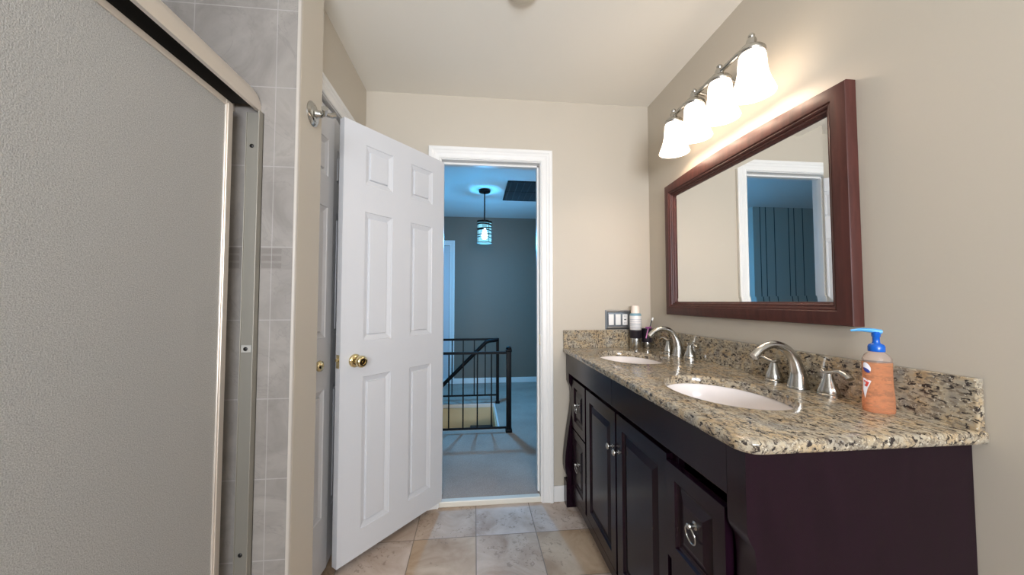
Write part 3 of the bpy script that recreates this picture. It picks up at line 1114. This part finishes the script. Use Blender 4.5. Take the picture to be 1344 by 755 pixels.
def loop(pts, z_):
    vs__ = [t.verts.new((p[0], p[1], z_)) for p in pts]
    es = [t.edges.new((vs__[i_], vs__[(i_ + 1) % len(vs__)])) for i_ in range(len(vs__))]
    return vs__, es


def bridge(a, b):
    for i_ in range(len(a)):
        j_ = (i_ + 1) % len(a)
        t.faces.new((a[i_], a[j_], b[j_], b[i_]))


levels = [(0.007, CT1), (0.002, CT1 - 0.003), (0.0, CT1 - 0.008), (0.0, CT1 - 0.021), (0.003, CT1 - 0.027), (0.010, CT0)]
L_ = [loop(outline(i_), z_) for i_, z_ in levels]
for (a, _), (b, _) in zip(L_, L_[1:]):
    bridge(a, b)
et = list(L_[0][1]); eb = list(L_[-1][1])
for c_ in SINKS:
    l1 = loop(ell(c_, SA + 0.002, SB + 0.002), CT1); l2 = loop(ell(c_, SA, SB), CT1 - 0.003); l3 = loop(ell(c_, SA, SB), CT0)
    bridge(l1[0], l2[0]); bridge(l2[0], l3[0])
    et += l1[1]; eb += l3[1]
bmesh.ops.triangle_fill(t, edges=et, use_beauty=True)
bmesh.ops.triangle_fill(t, edges=eb, use_beauty=True)
bmesh.ops.recalc_face_normals(t, faces=t.faces[:])
bm = BM(); merge(bm, t)
part('slab', bm, M['granite'], ct, 50)
bm = BM(); box(bm, 1.098, 1.1185, CY0c + 0.004, CY1c, CT1 - 0.0005, 1.045, 0.003)
part('backsplash', bm, M['granite'], ct)
bm = BM(); box(bm, CX0 + 0.002, 1.098, CY1c - 0.02, CY1c, CT1 - 0.0005, 1.038, 0.003)
part('backsplash', bm, M['granite'], ct)

# sinks
for c_, lb in zip(SINKS, ('white oval undermount sink nearer the camera beside the soap bottle', 'white oval undermount sink farther away near the switch plate')):
    sk = thing('sink', lb, 'sink', (c_[0], c_[1], 0.75), 'oval sinks')
    t = BM()
    rings = []
    prof_ = [(1.10, CT0 - 0.001), (1.015, CT0 - 0.001), (1.0, CT0 - 0.006), (0.97, CT0 - 0.04), (0.90, CT0 - 0.085), (0.74, CT0 - 0.120), (0.50, CT0 - 0.136), (0.25, CT0 - 0.142), (0.13, CT0 - 0.144),
             (0.13, CT0 - 0.152), (0.50, CT0 - 0.146), (0.78, CT0 - 0.130), (0.95, CT0 - 0.09), (1.02, CT0 - 0.045), (1.04, CT0 - 0.012), (1.10, CT0 - 0.012)]
    for s_, z_ in prof_:
        rings.append([t.verts.new((p[0], p[1], z_)) for p in ell(c_, SA * s_, SB * s_)])
    for a, b in zip(rings, rings[1:] + rings[:1]):
        bridge(a, b)
    bm = BM(); merge(bm, t)
    part('basin', bm, M['porcelain'], sk, 50)
    bm = BM(); lathe(bm, [(0.024, CT0 - 0.1525), (0.024, CT0 - 0.142), (0.018, CT0 - 0.1395), (0.010, CT0 - 0.138), (0.001, CT0 - 0.1375)], 28, Matrix.Translation((c_[0], c_[1], 0)))
    part('drain', bm, M['nickel'], sk, 40)


# faucets
def faucet(yc, lb):
    z0 = CT1 + 0.0008
    fx = 1.060
    fa = thing('faucet', lb, 'faucet', (fx, yc, z0), 'widespread faucets')
    bm_ = BM()
    lathe(bm_, [(0.031, z0), (0.031, z0 + 0.004), (0.0295, z0 + 0.007), (0.026, z0 + 0.010)], 28, Matrix.Translation((fx, yc, 0)))
    pts = spline([(fx, yc, z0 + 0.006), (fx + 0.000, yc, z0 + 0.05), (fx - 0.013, yc, z0 + 0.095), (fx - 0.042, yc, z0 + 0.130), (fx - 0.086, yc, z0 + 0.143), (fx - 0.128, yc, z0 + 0.128), (fx - 0.155, yc, z0 + 0.104)], 8)
    tube(bm_, pts, lerps([0.029, 0.0215, 0.017, 0.014, 0.0125, 0.0125, 0.0135], 8), 20)
    part('spout', bm_, M['nickel'], fa, 50)
    for sg in (-1, 1):
        hy = yc + 0.100 * sg
        bm_ = BM()
        lathe(bm_, [(0.029, z0), (0.029, z0 + 0.007), (0.0262, z0 + 0.0095), (0.027, z0 + 0.013), (0.0225, z0 + 0.028), (0.0155, z0 + 0.046), (0.0115, z0 + 0.062), (0.0085, z0 + 0.070), (0.001, z0 + 0.072)], 28, Matrix.Translation((fx + 0.004, hy, 0)))
        h_ = part('handle', bm_, M['nickel'], fa, 45)
        bm_ = BM()
        tube(bm_, spline([(fx + 0.004, hy - 0.018 * sg, z0 + 0.077), (fx + 0.004, hy - 0.006 * sg, z0 + 0.070), (fx + 0.003, hy + 0.014 * sg, z0 + 0.073), (fx + 0.000, hy + 0.040 * sg, z0 + 0.080), (fx - 0.004, hy + 0.062 * sg, z0 + 0.074), (fx - 0.006, hy + 0.074 * sg, z0 + 0.065)], 6), lerps([0.0055, 0.008, 0.0085, 0.008, 0.0085, 0.009], 6), 14, (1.2, 0.75))
        part('lever', bm_, M['nickel'], h_, 60)


faucet(1.092, 'brushed nickel two-handle faucet beside the orange soap bottle')
faucet(1.795, 'brushed nickel two-handle faucet beside the cups in the corner')

# ------------------------------------------------------------------ soap bottle
SX, SY = 1.040, 0.838
sb = thing('soap_bottle', 'orange liquid hand soap bottle with blue pump on the countertop', 'soap bottle', (SX, SY, CT1))


def ovals(bm_, secs, mtx, n_=36, pw=2.5):
    t_ = BM()
    R_ = []
    for a_, b_, z_ in secs:
        ring = []
        for i_ in range(n_):
            th = 2 * pi * i_ / n_
            cx, sy = cos(th), sin(th)
            ring.append(t_.verts.new((a_ * math.copysign(abs(cx) ** (2 / pw), cx), b_ * math.copysign(abs(sy) ** (2 / pw), sy), z_)))
        R_.append(ring)
    for a_, b_ in zip(R_, R_[1:]):
        for i_ in range(n_):
            j_ = (i_ + 1) % n_
            t_.faces.new((a_[i_], a_[j_], b_[j_], b_[i_]))
    t_.faces.new(list(reversed(R_[0]))); t_.faces.new(R_[-1])
    merge(bm_, t_, mtx)


BMX = Matrix.Translation((SX, SY, CT1 + 0.0005)) @ Matrix.Rotation(radians(-35), 4, 'Z') @ Matrix.Diagonal((0.84, 0.84, 1, 1))
bm = BM()
ovals(bm, [(0.034, 0.023, 0), (0.037, 0.026, 0.004), (0.037, 0.026, 0.03), (0.0345, 0.024, 0.07), (0.034, 0.023, 0.10), (0.035, 0.024, 0.128)], BMX)
part('liquid_body', bm, M['soap'], sb, 50)
bm = BM()
ovals(bm, [(0.035, 0.024, 0.128), (0.034, 0.023, 0.138), (0.028, 0.020, 0.147), (0.019, 0.017, 0.153), (0.018, 0.0165, 0.158)], BMX, pw=2.2)
part('shoulder', bm, M['soap_clear'], sb, 60)
bm = BM()
lathe(bm, [(0.0195, 0.155), (0.020, 0.157), (0.020, 0.168), (0.017, 0.173), (0.010, 0.176), (0.0085, 0.180), (0.0085, 0.192), (0.0105, 0.194), (0.0105, 0.206)], 28, BMX)
part('pump_collar', bm, M['blue_plastic'], sb, 40)
bm = BM()
tube(bm, spline([(SX + 0.010, SY - 0.004, CT1 + 0.206), (SX - 0.005, SY + 0.006, CT1 + 0.209), (SX - 0.022, SY + 0.022, CT1 + 0.210), (SX - 0.034, SY + 0.034, CT1 + 0.207)], 5), lerps([0.009, 0.0085, 0.006, 0.004], 5), 12, (1.2, 0.7))
part('pump_nozzle', bm, M['blue_light'], sb, 60)


def decal(pts, m, name, lift):
    """thin label patch wrapped on the bottle's front face; pts in (angle deg, z)"""
    t_ = BM()
    def P_(an, z_):
        th = radians(an)
        k_ = 0.0345 if z_ > 0.06 else 0.036
        a_, b_ = k_ + lift, k_ * 0.69 + lift
        cx, sy = cos(th), sin(th)
        return (a_ * math.copysign(abs(cx) ** 0.8, cx), b_ * math.copysign(abs(sy) ** 0.8, sy), z_)
    cx_ = sum(p[0] for p in pts) / len(pts); cz_ = sum(p[1] for p in pts) / len(pts)
    rings_ = []
    for s_ in (1.0, 0.66, 0.33):
        rings_.append([t_.verts.new(P_(cx_ + (p[0] - cx_) * s_, cz_ + (p[1] - cz_) * s_)) for p in pts])
    cc = t_.verts.new(P_(cx_, cz_))
    for a_, b_ in zip(rings_, rings_[1:]):
        for i_ in range(len(pts)):
            j_ = (i_ + 1) % len(pts)
            t_.faces.new((a_[i_], a_[j_], b_[j_], b_[i_]))
    for i_ in range(len(pts)):
        t_.faces.new((rings_[-1][i_], rings_[-1][(i_ + 1) % len(pts)], cc))
    bm_ = BM(); merge(bm_, t_, BMX)
    return part(name, bm_, m, sb)


def oval_pts(ca, cz, ra, rz, n_=20, tilt=0.0):
    return [(ca + ra * cos(2 * pi * i_ / n_), cz + rz * sin(2 * pi * i_ / n_) - tilt * cos(2 * pi * i_ / n_)) for i_ in range(n_)]


LA = 218
decal(oval_pts(LA, 0.114, 22, 0.012, tilt=0.004), M['label_white'], 'brand_label', 0.0016)
decal(oval_pts(LA, 0.107, 19, 0.005, tilt=0.004), M['label_blue'], 'brand_label', 0.0022)
decal([(LA - 24, 0.086), (LA + 22, 0.080), (LA + 6, 0.060), (LA - 10, 0.034), (LA - 24, 0.056)], M['label_white'], 'front_label', 0.0016)
decal([(LA - 17, 0.081), (LA + 13, 0.076), (LA + 2, 0.064), (LA - 12, 0.066)], M['label_red'], 'front_label', 0.0022)
decal(oval_pts(LA - 9, 0.073, 5, 0.004), M['label_white'], 'front_label', 0.0028)

# ------------------------------------------------------------------ tumblers in the corner
cx1, cy1 = 0.980, 2.118
tb = thing('tumbler', 'stainless steel tumbler with black rim under the white can', 'tumbler', (cx1, cy1, CT1))
bm = BM(); lathe(bm, [(0.033, CT1 + 0.0005), (0.035, CT1 + 0.004), (0.035, CT1 + 0.062)], 36, Matrix.Translation((cx1, cy1, 0)))
part('steel_base', bm, M['steel'], tb, 40)
bm = BM(); lathe(bm, [(0.0345, CT1 + 0.062), (0.036, CT1 + 0.066), (0.036, CT1 + 0.100), (0.037, CT1 + 0.102), (0.037, CT1 + 0.110), (0.035, CT1 + 0.112)], 36, Matrix.Translation((cx1, cy1, 0)))
part('black_grip', bm, M['dark_plastic'], tb, 40)
Z1 = CT1 + 0.1125
cn = thing('spray_can', 'white can with teal band and cream cap standing on the steel tumbler', 'can', (cx1, cy1, Z1))
bm = BM(); lathe(bm, [(0.032, Z1), (0.034, Z1 + 0.004), (0.034, Z1 + 0.082), (0.0335, Z1 + 0.086)], 36, Matrix.Translation((cx1, cy1, 0)))
part('can_body', bm, M['can_white'], cn, 40)
bm = BM()
for zz, hh in ((0.012, 0.003), (0.024, 0.0022), (0.034, 0.004), (0.050, 0.0022), (0.062, 0.0022)):
    lathe(bm, [(0.0343, Z1 + zz), (0.0343, Z1 + zz + hh)], 36, Matrix.Translation((cx1, cy1, 0)), cap=False)
part('printed_lines', bm, M['can_text'], cn, 40)
bm = BM(); lathe(bm, [(0.0335, Z1 + 0.086), (0.0335, Z1 + 0.094), (0.030, Z1 + 0.099), (0.026, Z1 + 0.101)], 36, Matrix.Translation((cx1, cy1, 0)))
part('shoulder', bm, M['can_blue'], cn, 40)
bm = BM(); lathe(bm, [(0.0245, Z1 + 0.100), (0.0245, Z1 + 0.136), (0.022, Z1 + 0.145), (0.018, Z1 + 0.147)], 36, Matrix.Translation((cx1, cy1, 0)))
part('cap', bm, M['cream_cap'], cn, 40)

cx2, cy2 = 1.060, 2.135
cp = thing('toothbrush_cup', 'black and steel toothbrush cup in the counter corner', 'cup', (cx2, cy2, CT1))
bm = BM(); lathe(bm, [(0.027, CT1 + 0.0005), (0.029, CT1 + 0.003), (0.029, CT1 + 0.036)], 32, Matrix.Translation((cx2, cy2, 0)))
part('steel_base', bm, M['steel'], cp, 40)
bm = BM(); lathe(bm, [(0.0285, CT1 + 0.036), (0.030, CT1 + 0.040), (0.031, CT1 + 0.112), (0.033, CT1 + 0.114), (0.033, CT1 + 0.119), (0.028, CT1 + 0.119), (0.027, CT1 + 0.045)], 32, Matrix.Translation((cx2, cy2, 0)))
part('black_sleeve', bm, M['dark_plastic'], cp, 40)
for lb, pts, m_, hd_ in (('dark toothbrush leaning out of the toothbrush cup', [(cx2 - 0.002, cy2, CT1 + 0.052), (cx2 + 0.018, cy2 - 0.004, CT1 + 0.125), (cx2 + 0.034, cy2 - 0.006, CT1 + 0.182)], 'dark_plastic', 'white_plastic'),
                         ('purple and pink razor hanging on the rim of the toothbrush cup', [(cx2 - 0.024, cy2 - 0.036, CT1 + 0.062), (cx2 - 0.016, cy2 - 0.0375, CT1 + 0.095), (cx2 - 0.008, cy2 - 0.037, CT1 + 0.126)], 'pink', 'purple')):
    tbr = thing('toothbrush' if hd_ == 'white_plastic' else 'razor', lb, 'toothbrush' if hd_ == 'white_plastic' else 'razor', pts[0])
    bm = BM(); tube(bm, spline(pts, 5), 0.0032, 10)
    part('handle', bm, M[m_], tbr, 60)
    e = Vector(pts[-1]); dv = (e - Vector(pts[-2])).normalized()
    bm = BM()
    if hd_ == 'white_plastic':
        tube(bm, [e - dv * 0.018 + Vector((0, -0.006, 0.004)), e + Vector((0, -0.006, 0.004))], 0.0055, 10)
    else:
        box(bm, e.x - 0.018, e.x + 0.018, e.y - 0.005, e.y + 0.005, e.z - 0.005, e.z + 0.005, 0.002)
    part('head', bm, M[hd_], tbr, 60)

# switch plate
sp = thing('switch_plate', 'silver three-gang plate with two white rockers and an outlet above the backsplash', 'light switch', (0.90, YB, 1.10))
SPX0, SPX1, SPZ0, SPZ1 = 0.818, 0.984, 1.040, 1.162
bm = BM()
t = BM()
ringsp = [(0, 0), (0, 0.004), (0.010, 0.009), (0.016, 0.005), (0.020, 0.005)]
R = [[t.verts.new((SPX0 + o_, YB - h_, SPZ0 + o_)), t.verts.new((SPX1 - o_, YB - h_, SPZ0 + o_)), t.verts.new((SPX1 - o_, YB - h_, SPZ1 - o_)), t.verts.new((SPX0 + o_, YB - h_, SPZ1 - o_))] if False else
     [t.verts.new(p) for p in ((SPX0 + o_, YB - h_, SPZ0 + o_), (SPX1 - o_, YB - h_, SPZ0 + o_), (SPX1 - o_, YB - h_, SPZ1 - o_), (SPX0 + o_, YB - h_, SPZ1 - o_))] for o_, h_ in ringsp]
for a, b in zip(R, R[1:]):
    for i in range(4):
        j = (i + 1) % 4
        t.faces.new((a[i], a[j], b[j], b[i]))
t.faces.new(R[-1])
merge(bm, t)
part('plate', bm, M['pewter'], sp)
for i, xx in enumerate((0.856, 0.901, 0.946)):
    bm = BM(); box(bm, xx - 0.0165, xx + 0.0165, YB - 0.0085, YB - 0.004, 1.101 - 0.034, 1.101 + 0.034, 0.002)
    o = part('outlet' if i == 2 else 'rocker', bm, M['white_plastic'], sp)
    bm = BM()
    if i < 2:
        box(bm, xx - 0.0125, xx + 0.0125, YB - 0.0105, YB - 0.008, 1.101 - 0.028, 1.101 + 0.002, 0.001)
        part('paddle', bm, M['white_plastic'], o)
    else:
        for zz in (1.122, 1.080):
            for dx in (-0.005, 0.005):
                box(bm, xx + dx - 0.0008, xx + dx + 0.0008, YB - 0.0088, YB - 0.008, zz - 0.004, zz + 0.004)
        box(bm, xx - 0.006, xx + 0.006, YB - 0.0092, YB - 0.008, 1.098, 1.104)
        part('slots', bm, M['dark_plastic'], o)

# ------------------------------------------------------------------ mirror
MY0, MY1, MZ0, MZ1 = 0.930, 1.948, 1.142, 1.872
mr = thing('wall_mirror', 'large wall mirror in a mahogany frame with arched top above the vanity', 'mirror', (XR, 1.44, 1.14))
fprof = [(0, 0.001), (0, 0.032), (0.002, 0.0355), (0.012, 0.0390), (0.024, 0.0408), (0.036, 0.0415), (0.043, 0.0405), (0.046, 0.036), (0.050, 0.037), (0.055, 0.034), (0.057, 0.029), (0.063, 0.029), (0.066, 0.023), (0.071, 0.020), (0.073, 0.012), (0.073, 0.001)]
NT = 24


def frame_pts(o_, h_):
    pts = []
    X_ = XR - h_
    y0, y1, z0, z1 = MY0 + o_, MY1 - o_, MZ0 + o_, MZ1 - o_
    pts.append((X_, y0, z0)); pts.append((X_, y1, z0))
    w = max(0.0, 1 - o_ / 0.046)
    for i_ in range(NT + 1):
        u = i_ / NT
        pts.append((X_, y1 + (y0 - y1) * u, z1 + w * 0.021 * sin(pi * u) ** 1.2))
    return pts


t = BM()
V = [[t.verts.new(p) for p in frame_pts(*f)] for f in fprof]
nv = len(V[0])
for a, b in zip(V, V[1:] + V[:1]):
    for i in range(nv):
        j = (i + 1) % nv
        t.faces.new((a[i], a[j], b[j], b[i]))
bm = BM(); merge(bm, t)
part('frame', bm, M['frame_wood'], mr, 30)
t = BM()
gy0, gy1, gz0, gz1 = MY0 + 0.070, MY1 - 0.070, MZ0 + 0.070, MZ1 - 0.070
bv = 0.022
outer = [(XR - 0.0145, y, z_) for y, z_ in ((gy0, gz0), (gy1, gz0), (gy1, gz1), (gy0, gz1))]
inner = [(XR - 0.016, y, z_) for y, z_ in ((gy0 + bv, gz0 + bv), (gy1 - bv, gz0 + bv), (gy1 - bv, gz1 - bv), (gy0 + bv, gz1 - bv))]
backv = [(XR - 0.010, y, z_) for y, z_ in ((gy0, gz0), (gy1, gz0), (gy1, gz1), (gy0, gz1))]
O = [t.verts.new(p) for p in outer]; I = [t.verts.new(p) for p in inner]; Bk = [t.verts.new(p) for p in backv]
for i in range(4):
    j = (i + 1) % 4
    t.faces.new((O[i], O[j], I[j], I[i])); t.faces.new((Bk[i], Bk[j], O[j], O[i]))
t.faces.new(I); t.faces.new(list(reversed(Bk)))
bm = BM(); merge(bm, t)
part('mirror_glass', bm, M['mirror'], mr)

# ------------------------------------------------------------------ vanity light
LX = 1.0
LY = (1.178, 1.350, 1.522, 1.694)
BZ = 2.160
vl = thing('vanity_light', 'brushed nickel four-light bar with white bell shades above the mirror', 'wall lamp', (XR, 1.436, 2.14))
bm = BM()
box(bm, XR - 0.022, XR - 0.0005, 1.336, 1.536, 2.085, 2.185, 0.009, 3)
part('backplate', bm, M['nickel'], vl, 40)
for ay in (1.375, 1.497):
    bm = BM()
    tube(bm, [(XR - 0.02, ay, 2.135), (LX + 0.004, ay, BZ)], 0.0075, 12)
    part('arm', bm, M['nickel'], vl, 60)
bm = BM(); tube(bm, [(LX, LY[0] - 0.012, BZ), (LX, LY[3] + 0.012, BZ)], 0.0095, 16)
part('bar', bm, M['nickel'], vl, 60)
for y in LY:
    T = Matrix.Translation((LX, y, 0))
    bm = BM()
    lathe(bm, [(0.040, 2.112), (0.044, 2.118), (0.044, 2.126), (0.036, 2.136), (0.024, 2.142), (0.018, 2.146), (0.016, 2.154), (0.017, 2.164), (0.014, 2.172), (0.009, 2.174), (0.011, 2.179), (0.0115, 2.184), (0.008, 2.189), (0.001, 2.191)], 32, T)
    part('socket', bm, M['nickel'], vl, 45)
    bm = BM()
    lathe(bm, [(0.024, 2.124), (0.034, 2.122), (0.0405, 2.114), (0.044, 2.100), (0.0455, 2.080), (0.047, 2.055), (0.051, 2.030), (0.058, 2.006), (0.066, 1.984), (0.071, 1.970), (0.072, 1.966),
               (0.070, 1.967), (0.064, 1.985), (0.056, 2.006), (0.049, 2.030), (0.045, 2.055), (0.0435, 2.080), (0.042, 2.100), (0.038, 2.112), (0.024, 2.120)], 40, T, cap=False)
    part('shade', bm, M['shade'], vl, 60)
    l_ = light('vanity_bulb', 'POINT', (LX, y, 2.0), LAMP_W, LAMP_C, 0.028)
    l_.parent = vl; l_.matrix_parent_inverse = Matrix.Translation(-vl.location)

for o in bpy.data.objects:
    if '_world' in o:
        del o['_world']
